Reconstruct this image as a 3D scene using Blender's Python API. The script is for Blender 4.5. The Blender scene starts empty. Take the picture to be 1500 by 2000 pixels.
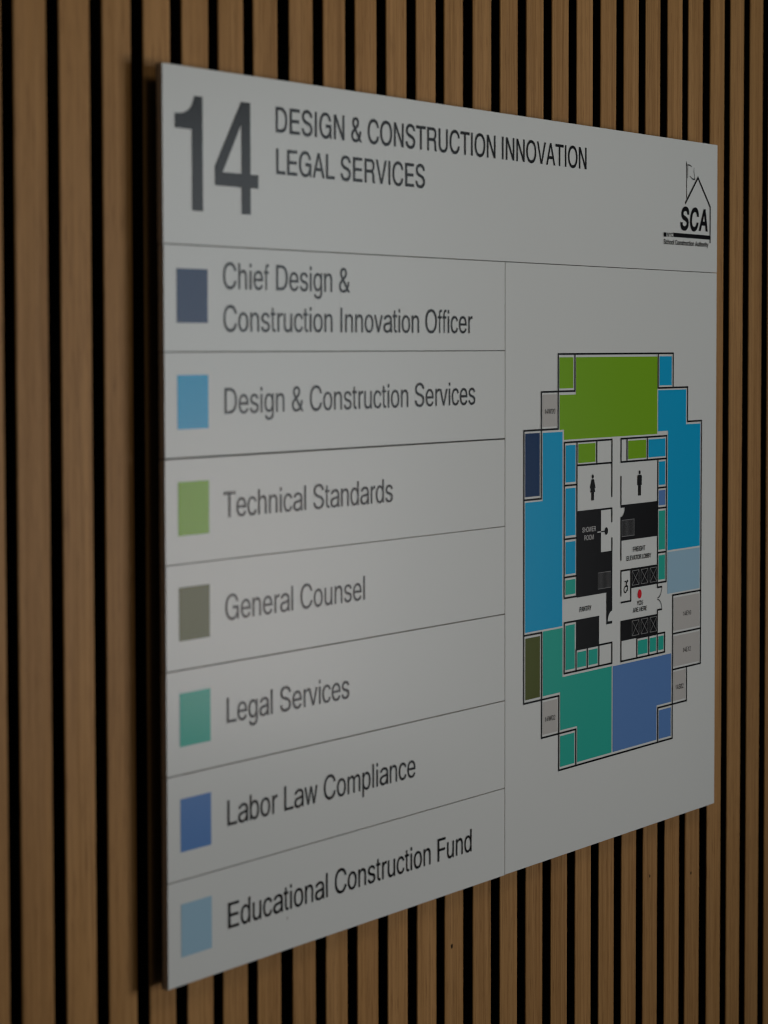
import bpy, bmesh, math, random
from mathutils import Matrix, Vector
from mathutils.geometry import delaunay_2d_cdt

# ------------------------------------------------------------------ camera, light, exposure
scene = bpy.context.scene
C = scene.collection
ZOFF = 1.25            # the sign's lower edge above the floor
MM = 0.001
W, H = 804.6 * MM, 560 * MM      # the sign

def look_matrix(loc, yaw, pitch, roll):
    f = Vector((math.sin(yaw) * math.cos(pitch), math.cos(yaw) * math.cos(pitch), math.sin(pitch)))
    r = Vector((math.cos(yaw), -math.sin(yaw), 0))
    u = r.cross(f)
    c, s = math.cos(roll), math.sin(roll)
    r2, u2 = c * r + s * u, -s * r + c * u
    m = Matrix((r2, u2, -f)).transposed().to_4x4()
    m.translation = loc
    return m

cam = bpy.data.cameras.new('camera')
cam.sensor_fit = 'AUTO'
cam.sensor_width = 36
cam.lens = 36 * 5432.83 / 2000
cam.shift_y = -2.97 / 2000
cam.clip_start, cam.clip_end = 0.05, 50
cam.dof.use_dof = True
cam.dof.focus_distance = 2.19
cam.dof.aperture_fstop = 9.5
camo = bpy.data.objects.new('camera', cam)
C.objects.link(camo)
camo.matrix_world = look_matrix(Vector((-1.36541, -0.97325, ZOFF + 0.39007)), 1.03029317, -0.05851517, -0.00195156)
scene.camera = camo

world = bpy.data.worlds.new('World')
scene.world = world
world.use_nodes = True
bg = world.node_tree.nodes['Background']
bg.inputs[0].default_value = (0.93, 0.97, 1.0, 1)
bg.inputs[1].default_value = 0.015

def area_light(name, loc, target, sx, sy, power, colour, spread=180):
    l = bpy.data.lights.new(name, 'AREA')
    l.shape = 'RECTANGLE'; l.size, l.size_y = sx, sy
    l.energy = power; l.color = colour
    l.spread = math.radians(spread)
    o = bpy.data.objects.new(name, l)
    C.objects.link(o)
    o.location = loc
    o.rotation_euler = (Vector(target) - Vector(loc)).to_track_quat('-Z', 'Y').to_euler()
    return o

area_light('window_light', (3.72, -2.62, ZOFF + 0.24), (-0.85, 0, ZOFF + 0.66), 1.0, 1.45, 7.6, (0.865, 0.95, 1.0), 50)
area_light('ceiling_light', (0.1, -1.4, ZOFF + 1.7), (0.3, 0, ZOFF + 0.5), 1.6, 0.5, 4, (1.0, 0.92, 0.79))
area_light('warm_lamp', (2.55, -1.75, ZOFF + 0.0), (-0.2, 0, ZOFF + 0.3), 0.5, 0.5, 0.52, (1.0, 0.66, 0.52), 44)

scene.view_settings.view_transform = 'Standard'
scene.view_settings.look = 'None'
scene.view_settings.exposure = 0
scene.view_settings.gamma = 1
scene.view_settings.use_curve_mapping = False
scene.render.engine = 'CYCLES'
scene.cycles.pixel_filter_type = 'BLACKMAN_HARRIS'
scene.cycles.filter_width = 1.25
scene.cycles.use_adaptive_sampling = False
scene.cycles.use_denoising = True
scene.cycles.denoising_prefilter = 'ACCURATE'

GLYPHS = {
    '&': (667, '250,-13 217,-8 186,0 157,11 132,25 109,42 90,61 73,82 61,105 51,129 46,155 44,182 45,204 49,225 55,244 64,262 75,278 88,294 102,310 119,325 138,340 158,356 179,371 202,388 315,467 346,491 360,506 372,523 377,532 380,542 382,553 383,565 382,581 377,596 369,610 359,622 345,631 330,638 313,643 293,644 280,643 267,641 255,638 243,633 233,627 224,620 216,611 209,602 204,592 200,581 198,569 197,556 198,543 200,531 204,518 210,506 216,494 224,482 234,469 244,456 297,395 645,-5 535,-5 248,321 173,407 158,425 145,443 133,461 123,479 116,497 110,516 107,536 106,556 107,579 111,601 118,621 128,640 141,657 156,673 173,686 193,697 215,706 239,713 264,717 291,718 318,717 344,713 367,706 389,697 408,686 425,673 440,658 453,642 462,624 470,605 474,585 475,564 474,548 472,533 468,518 462,504 455,490 447,477 438,464 427,452 415,441 403,429 389,418 374,407 223,301 201,285 183,269 168,255 157,240 148,226 142,211 139,196 138,179 139,162 142,147 148,132 156,118 166,105 178,94 191,84 206,75 223,69 241,64 260,61 280,60 303,61 325,65 346,70 367,78 387,88 406,100 425,114 442,129 457,146 471,165 483,186 494,208 502,232 508,257 512,283 513,311 600,311 599,278 596,248 591,221 584,197 575,176 566,156 556,139 545,125 507,82 489,61 469,43 448,28 423,15 397,4 369,-4 341,-10 314,-14 286,-15'),
    '0': (556, '241,-16 207,-8 176,5 148,24 122,47 100,76 81,109 65,147 53,190 44,236 39,287 37,342 39,396 44,447 53,494 66,536 82,574 101,608 123,636 148,660 177,679 208,692 242,700 278,703 315,700 349,692 380,679 408,660 433,636 456,608 475,574 490,536 503,494 512,447 517,396 519,342 517,287 512,236 503,190 491,147 475,109 456,76 434,47 409,24 380,5 349,-8 315,-16 278,-19|302,61 325,67 345,78 364,92 381,111 395,133 407,159 418,189 426,222 432,259 435,299 436,342 435,385 432,425 426,462 418,495 407,525 395,551 381,573 364,592 345,607 325,617 302,624 278,626 254,624 231,617 211,607 192,592 176,573 161,551 149,525 139,495 130,462 125,425 121,385 120,342 121,299 125,259 130,222 139,189 149,159 161,133 176,111 192,92 211,78 231,67 254,61 278,59'),
    '1': (556, '259,0 259,505 101,505 101,568 155,572 199,582 233,598 259,623 279,658 293,703 351,703 351,0'),
    '2': (556, '26,65 278,312 349,385 362,401 373,416 383,431 391,445 397,460 402,475 404,490 405,507 404,525 400,541 395,557 386,571 376,583 364,595 351,604 335,612 319,619 301,623 282,626 262,627 241,626 221,623 203,617 186,610 171,601 158,590 146,578 137,564 129,548 124,531 120,513 119,493 29,493 30,524 36,552 46,579 59,603 76,625 95,645 118,662 143,677 171,688 200,696 231,701 264,703 297,701 328,697 357,688 384,677 408,663 430,647 449,628 465,607 478,584 488,560 493,535 495,508 494,489 491,470 487,451 480,433 471,415 460,395 445,374 428,353 408,329 384,303 357,275 326,245 157,82 157,77 507,77 507,0 26,0'),
    '4': (556, '25,219 301,703 386,703 117,229 117,225 523,225 523,146 25,146|348,167 348,202 348,439 429,439 429,0 348,0'),
    'A': (667, '279,718 386,718 654,0 557,0 402,427 369,525 323,675 342,675 296,524 264,427 112,0 14,0|148,280 520,280 520,200 148,200'),
    'B': (667, '74,718 354,718 393,716 428,712 461,704 489,692 514,679 536,663 555,644 570,624 581,602 590,578 595,554 596,528 595,506 592,486 586,468 579,452 569,437 558,425 546,413 532,404 517,395 501,388 485,381 468,376 468,370 487,368 505,363 524,356 542,346 560,335 576,321 590,305 603,287 613,266 621,244 625,219 627,192 625,166 620,141 612,117 600,94 584,74 564,55 541,39 514,25 482,14 446,6 406,2 362,0 74,0|359,80 402,82 438,88 468,98 491,113 508,130 521,149 528,170 530,193 529,211 525,228 519,244 510,259 499,274 486,287 471,298 453,308 434,316 413,321 390,325 365,326 174,326 174,80|349,403 370,404 390,407 409,411 426,418 443,426 457,436 470,448 481,461 489,475 495,491 499,507 500,525 498,548 491,569 480,588 464,605 444,619 418,629 388,636 352,638 174,638 174,403'),
    'C': (722, '331,-16 287,-8 245,7 206,27 170,52 139,83 111,118 87,158 68,202 55,250 47,302 44,359 47,415 55,467 68,515 87,560 111,600 139,635 170,665 206,691 245,711 287,725 331,734 378,737 406,736 434,733 460,728 486,721 510,712 534,701 556,688 577,673 596,656 614,638 630,618 644,596 656,573 667,549 675,523 681,495 586,495 581,513 575,531 567,547 558,562 548,576 537,589 524,600 511,611 496,620 481,628 466,635 449,641 432,645 414,648 397,650 378,651 345,648 313,642 283,631 255,616 229,597 206,575 186,548 169,517 155,483 145,445 139,404 137,359 139,314 145,272 155,234 169,200 186,170 207,143 230,120 255,101 284,87 313,76 345,70 378,67 397,68 414,70 432,73 449,78 466,83 481,90 496,98 511,107 524,118 537,130 548,142 558,156 567,172 575,188 581,205 586,223 681,223 675,196 667,170 657,145 645,122 630,101 614,81 597,62 577,46 556,31 534,18 511,7 486,-2 460,-10 434,-15 407,-18 378,-19'),
    'D': (722, '134,0 134,80 309,80 353,83 393,89 430,99 462,114 490,133 515,155 535,181 552,210 565,243 574,279 580,318 582,360 580,402 574,441 565,476 552,509 536,538 515,564 492,586 464,604 433,619 399,629 360,635 319,638 130,638 130,718 325,718 378,715 427,707 472,694 513,675 550,651 582,623 609,590 632,552 651,510 664,464 671,414 674,360 671,306 664,256 650,210 632,167 609,129 581,96 548,67 510,43 468,24 421,11 371,3 315,0|176,0 81,0 81,718 176,718'),
    'E': (667, '86,718 611,718 611,638 195,638 195,403 583,403 583,323 195,323 195,80 616,80 616,0 86,0'),
    'F': (611, '86,718 583,718 583,638 190,638 190,393 546,393 546,312 190,312 190,0 86,0'),
    'G': (778, '684,500 664,570 631,628 584,675 528,709 463,730 392,737 293,725 209,689 140,632 90,556 59,463 48,355 59,247 91,156 142,82 209,27 291,-7 385,-19 431,-16 475,-6 515,10 553,31 587,59 618,92 638,0 704,0 704,388 412,388 412,306 612,306 605,234 584,174 550,126 507,91 454,70 395,63 323,72 261,100 211,144 175,202 152,274 144,357 151,443 173,516 209,575 257,618 318,646 390,655 437,651 480,638 516,617 546,587 570,548 587,500'),
    'H': (722, '77,718 170,718 170,408 553,408 553,718 646,718 646,0 553,0 553,327 170,327 170,0 77,0'),
    'I': (278, '91,0 91,718 188,718 188,0'),
    'L': (556, '76,718 175,718 175,80 537,80 537,0 76,0'),
    'M': (833, '73,718 197,718 367,264 381,224 397,173 414,118 427,69 408,69 422,117 439,171 455,223 469,264 637,718 761,718 761,0 675,0 675,411 675,461 676,520 677,583 679,645 687,645 666,578 645,512 625,454 609,411 455,0 379,0 222,411 207,453 188,510 166,575 143,645 153,645 154,587 155,525 156,464 157,411 157,0 73,0'),
    'N': (722, '76,718 184,718 476,258 504,213 539,151 576,78 563,76 557,153 555,222 555,275 555,718 646,718 646,0 538,0 277,410 242,467 200,538 143,638 159,640 164,542 167,463 168,411 168,0 76,0'),
    'O': (778, '340,-16 294,-8 250,7 209,27 172,52 139,83 110,118 85,158 65,202 50,250 42,302 39,359 42,415 50,467 65,515 85,560 110,600 139,635 172,665 209,691 250,711 294,725 340,734 390,737 439,734 485,725 529,711 570,691 607,665 640,635 669,600 694,560 714,515 728,467 736,415 739,359 736,302 728,250 714,202 694,158 669,118 640,83 607,52 570,27 529,7 485,-8 439,-16 390,-19|424,70 457,76 488,86 517,101 544,119 568,142 590,169 608,199 623,234 633,272 640,313 642,359 640,404 633,446 623,484 608,519 590,549 568,576 544,599 517,617 488,632 457,642 424,648 390,651 355,648 322,642 291,632 262,617 234,598 210,575 189,549 170,518 156,484 145,446 139,404 137,359 139,313 145,272 156,234 170,200 189,169 210,143 234,120 262,101 291,86 322,76 355,70 390,67'),
    'P': (667, '86,718 355,718 399,716 438,710 473,701 505,688 532,671 556,652 576,631 593,606 606,580 615,552 620,522 622,491 620,459 615,430 606,401 593,375 576,350 556,328 532,309 505,293 473,279 438,270 399,264 355,262 162,262 162,342 351,342 380,343 407,347 430,353 450,361 468,372 483,384 496,398 506,414 513,432 519,450 522,470 523,491 522,511 519,531 513,549 506,567 496,582 483,596 468,609 450,619 430,627 406,633 380,637 351,638 185,638 185,0 86,0'),
    'R': (722, '88,0 88,718 425,718 489,713 543,697 588,671 622,634 643,587 650,530 646,488 636,451 620,420 599,394 574,373 545,357 572,345 594,329 610,310 622,286 630,256 634,220 640,110 642,85 645,64 650,48 658,36 669,26 684,20 684,0 570,0 562,11 557,24 552,38 549,55 547,74 546,95 540,205 535,239 526,265 511,284 491,296 464,304 430,306 181,306 181,0|181,386 415,386 456,389 491,399 518,417 537,442 549,474 553,515 549,553 538,583 520,607 493,623 458,633 415,636 181,636'),
    'S': (667, '294,-17 255,-12 220,-4 187,7 157,21 131,38 108,58 89,80 73,105 61,132 53,160 49,191 151,191 154,170 160,152 169,135 180,120 194,107 210,96 227,86 247,78 268,72 289,68 312,66 335,65 361,66 386,69 409,74 431,81 451,90 469,100 485,112 498,126 509,142 517,158 522,176 523,195 522,211 518,226 511,240 502,252 491,262 478,272 463,281 446,289 428,296 409,302 389,309 368,314 273,339 227,353 187,369 152,389 123,411 100,436 83,464 73,496 70,531 72,561 79,589 90,615 106,639 125,661 148,681 173,697 202,711 234,723 267,731 303,735 340,737 378,735 414,731 447,722 478,711 506,697 531,681 553,662 572,641 587,617 598,593 605,566 608,539 510,539 505,565 494,588 478,607 456,624 431,638 402,647 371,653 337,655 313,654 290,651 268,646 248,639 230,631 214,621 200,610 189,597 179,583 173,568 169,552 168,535 169,517 174,501 181,487 192,475 205,464 219,454 235,445 251,438 268,432 285,426 302,421 318,417 398,396 471,374 490,366 508,357 526,347 543,336 560,324 574,310 587,295 599,279 608,260 615,240 619,218 620,194 618,164 612,137 601,110 586,85 568,62 545,42 519,24 489,9 455,-3 419,-12 378,-17 335,-19'),
    'T': (611, '14,718 597,718 597,638 355,638 355,0 257,0 257,638 14,638'),
    'U': (722, '320,-17 282,-11 246,0 213,15 183,33 156,54 133,79 114,107 99,137 88,169 81,203 79,239 79,718 170,718 170,247 172,221 176,197 183,175 194,154 207,134 222,117 240,102 260,90 282,79 307,72 333,68 362,66 391,68 417,72 442,79 464,90 484,102 502,117 517,134 529,154 539,175 546,197 551,221 552,247 552,718 644,718 644,239 642,203 635,169 624,137 609,107 590,79 567,54 541,33 511,15 478,0 442,-11 403,-17 362,-19'),
    'V': (667, '20,718 115,718 267,291 299,194 345,43 326,43 372,195 403,291 551,718 647,718 387,0 283,0'),
    'W': (944, '16,718 108,718 221,277 238,205 254,132 268,56 257,56 272,132 288,205 306,277 421,718 523,718 638,277 656,205 672,132 687,56 675,56 690,132 706,205 723,277 836,718 928,718 733,0 629,0 507,456 484,552 462,670 481,670 461,557 437,456 315,0 210,0'),
    'Y': (667, '287,294 14,718 123,718 270,486 314,412 324,394 334,373 344,350 354,325 316,325 326,350 336,374 346,395 356,413 398,486 545,718 653,718 380,294 380,0 287,0'),
    'a': (556, '213,-14 186,-10 161,-4 137,4 115,15 95,27 78,42 63,60 51,79 43,100 38,124 36,149 37,171 41,191 47,208 56,224 67,237 80,249 94,260 110,269 128,276 146,283 166,289 186,293 270,306 357,316 373,318 387,321 398,324 407,328 419,339 423,355 423,358 423,374 420,389 416,402 409,415 401,425 392,435 380,443 367,450 352,456 335,459 317,462 297,463 277,462 257,460 240,456 224,451 209,444 196,437 184,429 174,420 165,411 157,402 151,392 146,382 53,407 64,430 78,450 94,468 112,484 132,497 153,509 175,518 198,525 222,531 246,535 270,537 294,538 311,538 328,536 347,534 366,531 385,526 404,521 422,513 440,504 456,493 472,480 485,465 497,448 507,428 514,405 519,379 520,351 520,-3 425,-3 425,70 419,70 413,61 405,51 397,41 386,32 374,22 361,13 345,6 328,-2 309,-7 288,-12 265,-14 240,-15|283,62 307,66 329,71 348,80 366,90 381,101 394,114 404,128 413,143 419,159 422,175 423,191 423,264 414,258 398,253 354,244 304,238 265,233 248,231 232,228 216,225 200,220 186,215 173,209 161,201 151,193 143,183 138,172 134,159 133,145 134,131 137,119 142,108 149,99 158,90 168,82 180,76 193,71 208,66 223,63 240,62 257,61'),
    'b': (556, '276,-14 255,-11 237,-5 221,2 207,11 194,20 183,30 174,41 147,80 139,80 139,-3 58,-3 58,718 141,718 141,449 147,449 173,487 182,497 193,507 205,516 220,525 236,532 254,538 275,541 298,542 329,540 359,533 386,523 412,508 435,489 456,467 474,441 489,412 501,379 510,344 515,305 517,264 515,223 510,185 501,149 489,116 474,87 456,61 436,38 412,19 387,4 359,-6 330,-13 298,-15|309,65 330,70 349,78 366,90 382,104 395,121 406,140 416,162 423,186 428,211 431,237 433,265 432,293 428,319 423,344 416,367 407,388 396,407 382,424 367,438 350,450 330,458 309,463 286,464 263,463 242,458 223,450 206,439 190,425 177,409 166,390 156,369 149,346 144,321 141,294 140,265 141,236 144,209 149,183 157,160 166,138 178,119 191,103 206,89 224,77 243,69 263,65 286,63'),
    'c': (500, '231,-13 200,-6 170,4 142,20 117,39 95,61 76,87 60,116 47,149 37,183 32,221 30,261 32,301 37,339 47,374 60,406 76,436 95,462 117,484 142,503 170,519 200,529 231,536 265,538 284,537 302,535 320,532 337,528 354,522 369,515 384,507 398,498 412,488 424,476 435,464 446,450 455,435 463,420 470,404 475,387 395,365 392,376 388,386 384,395 378,404 366,420 351,434 342,440 333,446 323,450 313,454 302,457 290,459 278,461 265,461 241,459 219,454 199,446 181,433 165,418 152,401 140,382 131,360 124,337 119,313 116,287 114,261 116,234 119,209 124,185 131,162 140,140 152,121 165,104 181,89 199,77 219,69 241,64 265,62 278,62 291,64 302,66 313,69 324,73 334,78 343,83 352,90 360,97 367,104 374,112 380,121 385,131 390,141 394,151 397,161 477,141 472,123 465,106 457,90 448,76 437,62 426,49 413,37 400,27 386,17 371,9 355,1 338,-4 321,-9 303,-12 284,-14 265,-15'),
    'd': (556, '225,-13 195,-6 167,4 141,19 118,38 97,61 79,87 63,116 51,149 42,185 37,223 35,264 37,305 42,344 51,379 63,412 79,441 97,467 118,489 142,508 168,523 196,533 225,540 257,542 280,541 301,538 320,532 336,525 350,516 363,507 374,497 383,487 409,449 415,449 415,718 499,718 499,-3 418,-3 418,80 409,80 382,41 373,30 362,20 349,11 335,2 319,-5 300,-11 279,-14 256,-15|292,65 313,69 332,77 350,89 365,103 379,119 390,138 400,160 407,183 412,209 415,236 416,265 415,294 412,321 407,346 400,369 390,390 379,409 366,425 350,439 333,450 313,458 292,463 269,464 245,463 224,458 204,450 187,438 171,424 158,407 146,388 137,367 130,344 125,319 121,293 120,265 121,237 125,211 130,186 137,162 147,140 158,121 172,104 187,90 205,78 225,70 246,65 269,63'),
    'e': (556, '254,-13 219,-6 186,4 157,20 130,39 107,61 87,87 70,116 57,148 48,183 42,220 40,260 42,299 47,337 57,372 70,405 86,434 106,460 129,483 154,503 183,518 213,529 246,536 282,538 303,537 325,534 346,530 367,523 388,515 407,504 425,492 443,477 459,459 473,440 485,418 496,393 505,367 511,337 515,305 516,270 516,235 97,235 97,308 469,308 429,281 428,307 425,331 420,354 412,375 403,394 391,411 378,426 363,438 345,449 326,456 305,460 282,462 258,460 236,456 217,448 198,438 182,425 168,411 156,394 146,376 138,357 132,336 128,315 127,294 127,247 129,218 132,192 139,168 148,146 159,127 172,110 188,95 205,83 224,74 245,67 268,63 292,61 308,62 322,64 337,67 350,71 363,76 374,83 385,90 395,99 404,109 411,120 418,132 423,145 507,124 500,104 491,86 479,68 465,52 449,37 431,24 412,13 391,3 368,-5 344,-11 318,-14 291,-15'),
    'f': (278, '247,449 14,449 14,521 247,521|92,593 93,614 96,634 101,652 108,667 116,682 126,694 137,704 149,713 162,719 176,724 190,727 204,728 214,728 224,727 233,726 240,724 262,716 246,644 233,648 211,651 198,650 186,646 177,640 169,632 163,621 159,608 157,593 156,575 156,0 92,0'),
    'g': (556, '247,-219 221,-216 197,-211 175,-205 155,-196 137,-186 120,-175 105,-163 92,-149 81,-135 71,-120 62,-105 131,-64 159,-100 168,-109 178,-117 190,-125 203,-132 218,-137 235,-141 254,-144 274,-145 304,-143 331,-137 355,-127 376,-113 394,-95 406,-73 414,-46 416,-15 416,90 409,90 383,52 373,42 362,32 350,24 336,16 320,9 302,4 281,1 258,0 228,2 199,8 172,18 147,31 123,48 102,69 84,93 68,121 56,152 47,186 42,224 40,264 42,304 47,342 56,377 68,409 84,438 102,463 123,485 146,504 172,519 199,530 228,536 260,538 282,537 303,534 322,529 338,522 352,513 364,504 375,494 385,483 411,445 418,445 418,531 499,531 499,-19 497,-53 491,-83 482,-110 469,-134 453,-155 434,-172 412,-187 388,-199 362,-208 334,-215 305,-219 274,-220|294,78 315,83 334,90 351,100 366,112 380,127 391,145 401,165 408,187 413,211 416,238 417,266 416,294 413,320 408,345 401,367 391,388 380,406 367,422 352,436 335,447 315,454 294,459 272,461 248,459 227,454 208,446 191,435 175,421 162,404 150,386 141,365 134,342 128,318 125,293 124,266 125,239 129,213 134,189 141,167 151,147 162,129 176,114 191,101 208,90 228,83 249,78 272,77'),
    'h': (556, '150,0 65,0 65,718 150,718 150,406 135,406 148,440 164,469 183,493 204,511 228,525 253,535 280,541 310,543 336,541 360,537 383,530 404,520 424,508 441,492 455,474 468,453 478,429 485,402 490,372 491,339 491,0 406,0 406,332 403,362 397,388 387,410 373,430 356,445 335,456 312,462 285,465 267,463 249,460 232,455 216,448 202,439 189,427 178,414 168,399 160,382 155,363 152,342 150,320'),
    'i': (222, '67,0 67,523 155,523 155,0|67,614 67,718 155,718 155,614'),
    'l': (222, '67,0 67,718 155,718 155,0'),
    'm': (833, '65,528 148,528 148,411 142,411 148,432 156,450 165,467 177,482 189,495 202,506 217,516 232,524 248,530 264,534 281,537 298,538 326,536 351,529 373,518 393,503 409,484 423,462 433,437 440,411 428,411 433,429 441,447 451,463 462,478 475,492 490,503 506,514 523,522 541,529 560,534 580,537 601,538 624,537 645,533 666,527 686,518 704,507 720,493 734,477 746,458 756,436 763,412 768,385 769,355 769,0 684,0 684,353 682,380 676,403 665,421 651,436 634,447 616,454 597,459 576,460 559,460 543,457 528,452 514,445 502,437 491,428 482,417 474,404 468,391 463,376 461,361 460,344 460,0 374,0 374,362 372,383 367,402 358,419 345,433 329,445 311,454 292,459 270,460 255,460 240,457 225,452 212,446 199,438 187,428 176,416 167,403 160,388 155,371 151,352 150,332 150,0 65,0'),
    'n': (556, '150,0 65,0 65,531 148,531 148,402 135,402 148,436 164,465 183,488 204,507 228,520 253,530 280,536 310,538 336,537 360,532 383,526 404,516 423,503 440,488 455,470 468,449 478,425 485,398 490,369 491,336 491,0 406,0 406,329 403,359 397,384 387,407 373,426 356,441 335,452 312,458 285,461 267,460 249,456 232,451 216,444 202,435 189,424 178,411 168,396 160,379 155,360 152,340 150,317'),
    'o': (556, '243,-12 210,-5 179,5 151,21 125,40 102,62 82,88 66,117 52,149 43,184 37,221 35,261 37,301 43,339 52,374 66,407 82,436 102,462 125,484 151,503 179,519 210,529 243,536 278,538 313,536 346,529 377,519 405,503 431,484 454,462 474,436 491,407 504,374 513,339 519,301 521,261 519,221 513,184 504,149 491,117 474,88 454,62 431,40 405,21 377,5 346,-5 313,-12 278,-14|303,65 326,70 347,78 366,90 382,105 396,122 408,141 417,163 425,186 430,210 433,235 434,261 433,287 430,313 425,337 417,360 408,382 396,402 382,419 366,434 347,446 326,454 303,459 278,461 252,459 229,454 209,446 190,434 174,419 160,402 149,382 139,361 132,337 126,313 123,288 122,261 123,235 126,210 132,186 139,163 149,141 160,122 174,105 190,90 209,78 229,70 252,65 278,63'),
    'p': (556, '58,531 139,531 139,446 147,446 173,483 182,494 193,504 205,513 220,521 236,529 254,534 275,537 298,538 329,536 359,530 386,519 412,504 435,486 456,463 474,438 489,408 501,376 510,340 515,302 517,262 515,220 510,182 501,147 489,114 474,85 456,59 436,36 412,17 387,2 359,-8 330,-15 298,-17 276,-16 255,-13 237,-7 221,0 207,9 194,18 183,28 174,39 147,78 141,78 141,-207 58,-207|309,62 330,67 349,76 366,87 382,102 395,119 406,138 416,159 423,183 428,208 431,235 433,262 432,290 428,316 423,341 416,364 407,385 396,404 382,421 367,435 350,446 330,454 309,459 286,461 263,459 242,455 223,447 206,436 190,422 177,406 166,387 156,366 149,343 144,318 141,291 140,262 141,233 144,206 149,181 157,157 166,136 178,117 191,100 206,86 224,75 243,67 263,62 286,61'),
    'r': (333, '77,530 156,530 156,449 161,449 169,468 180,485 194,500 210,513 229,524 248,532 269,536 291,538 313,538 332,537 332,451 314,454 283,455 266,454 249,452 234,447 219,440 206,431 194,421 184,410 175,396 168,382 163,366 160,349 159,331 159,0 77,0'),
    's': (500, '218,-14 192,-11 167,-6 144,1 123,11 103,22 86,35 70,50 57,67 46,86 38,107 32,129 117,147 124,126 134,108 146,93 161,81 179,72 199,66 221,62 245,60 272,62 297,66 319,74 337,84 352,97 363,110 370,125 372,141 370,155 367,167 360,178 351,188 340,196 326,204 309,210 290,215 198,236 163,246 132,258 107,273 86,290 69,309 58,331 51,355 48,382 50,405 55,426 63,445 75,463 90,480 107,495 126,507 148,518 172,527 198,533 225,537 253,538 281,537 306,534 330,529 351,521 370,512 388,501 403,488 417,474 429,459 439,442 447,424 454,405 372,387 366,402 357,416 347,429 335,441 319,452 301,459 279,463 254,465 230,464 208,459 189,452 171,443 157,431 147,418 141,403 139,387 140,373 144,360 151,349 161,339 174,331 190,323 209,316 231,311 315,291 351,281 381,269 407,255 428,238 444,219 455,197 462,173 464,147 462,124 457,102 449,82 437,63 421,46 404,30 383,17 360,6 334,-3 307,-10 277,-14 246,-15'),
    't': (278, '246,464 14,464 14,538 246,538|155,669 155,138 155,121 158,107 161,95 166,86 173,79 182,74 194,71 207,70 224,71 244,75 257,1 232,-5 204,-7 177,-5 153,2 132,13 115,29 101,49 91,73 85,100 83,131 83,669'),
    'u': (556, '222,-14 198,-9 175,-3 154,7 135,20 118,35 103,53 91,74 81,98 74,125 69,154 68,187 68,523 152,523 152,194 154,164 161,139 171,116 185,97 202,82 222,71 246,65 272,62 290,63 308,67 324,72 340,79 354,88 366,99 378,112 387,128 395,145 400,163 403,184 405,206 405,523 489,523 489,-8 407,-8 407,121 420,121 407,86 390,57 372,34 351,16 327,2 302,-7 276,-13 247,-15'),
    'v': (500, '8,523 99,523 210,214 218,190 226,167 233,143 240,120 265,29 236,29 261,120 268,143 275,167 282,190 290,214 401,523 492,523 294,0 206,0'),
    'w': (722, '14,523 100,523 162,295 189,188 217,57 204,57 231,186 259,295 319,523 405,523 465,295 492,187 519,57 505,57 534,186 561,295 623,523 709,523 556,0 474,0 409,237 389,310 371,386 352,466 371,466 352,387 334,310 314,237 249,0 167,0'),
    'y': (500, '70,-131 84,-133 96,-135 107,-136 117,-136 128,-135 137,-132 146,-128 155,-122 163,-114 171,-104 178,-92 185,-77 191,-60 207,-12 11,523 101,523 211,208 219,184 226,160 233,136 240,112 265,19 235,19 261,112 290,208 400,523 489,523 263,-92 255,-112 246,-130 236,-146 226,-161 215,-173 202,-184 189,-193 176,-201 161,-207 145,-211 129,-213 111,-214 75,-211 52,-205'),
}

HOLES = [(706.6, -47.8, 0.0010), (788.0, -58.6, 0.0011), (374.2, -44.4, 0.0013)]
# ------------------------------------------------------------------ helpers
def tag(o, label=None, cat=None, group=None, kind=None):
    if label: o['label'] = label
    if cat: o['category'] = cat
    if group: o['group'] = group
    if kind: o['kind'] = kind
    return o

def empty(name, loc):
    o = bpy.data.objects.new(name, None)
    o.empty_display_size = 0.05
    C.objects.link(o); o.location = loc
    return o

def link_mesh(name, me, mat, parent):
    o = bpy.data.objects.new(name, me)
    C.objects.link(o)
    if mat is not None:
        for m in (mat if isinstance(mat, (list, tuple)) else [mat]):
            me.materials.append(m)
    if parent: o.parent = parent
    return o

def new_mat(name):
    m = bpy.data.materials.new(name); m.use_nodes = True
    nt = m.node_tree
    return m, nt, nt.nodes['Principled BSDF']

# ------------------------------------------------------------------ materials
def coords(nt, scale):
    tc = nt.nodes.new('ShaderNodeTexCoord'); mp = nt.nodes.new('ShaderNodeMapping')
    mp.inputs['Scale'].default_value = scale
    nt.links.new(tc.outputs['Object'], mp.inputs['Vector'])
    return mp

def noise(nt, vec, scale, detail=4, rough=0.55):
    n = nt.nodes.new('ShaderNodeTexNoise')
    n.inputs['Scale'].default_value = scale
    n.inputs['Detail'].default_value = detail
    n.inputs['Roughness'].default_value = rough
    nt.links.new(vec, n.inputs['Vector'])
    return n

def ramp(nt, fac, stops):
    r = nt.nodes.new('ShaderNodeValToRGB')
    e = r.color_ramp.elements
    while len(e) < len(stops): e.new(0.5)
    for el, (p, c) in zip(e, stops):
        el.position = p
        el.color = (c, c, c, 1) if isinstance(c, float) else (*c, 1)
    nt.links.new(fac, r.inputs['Fac'])
    return r

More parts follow.
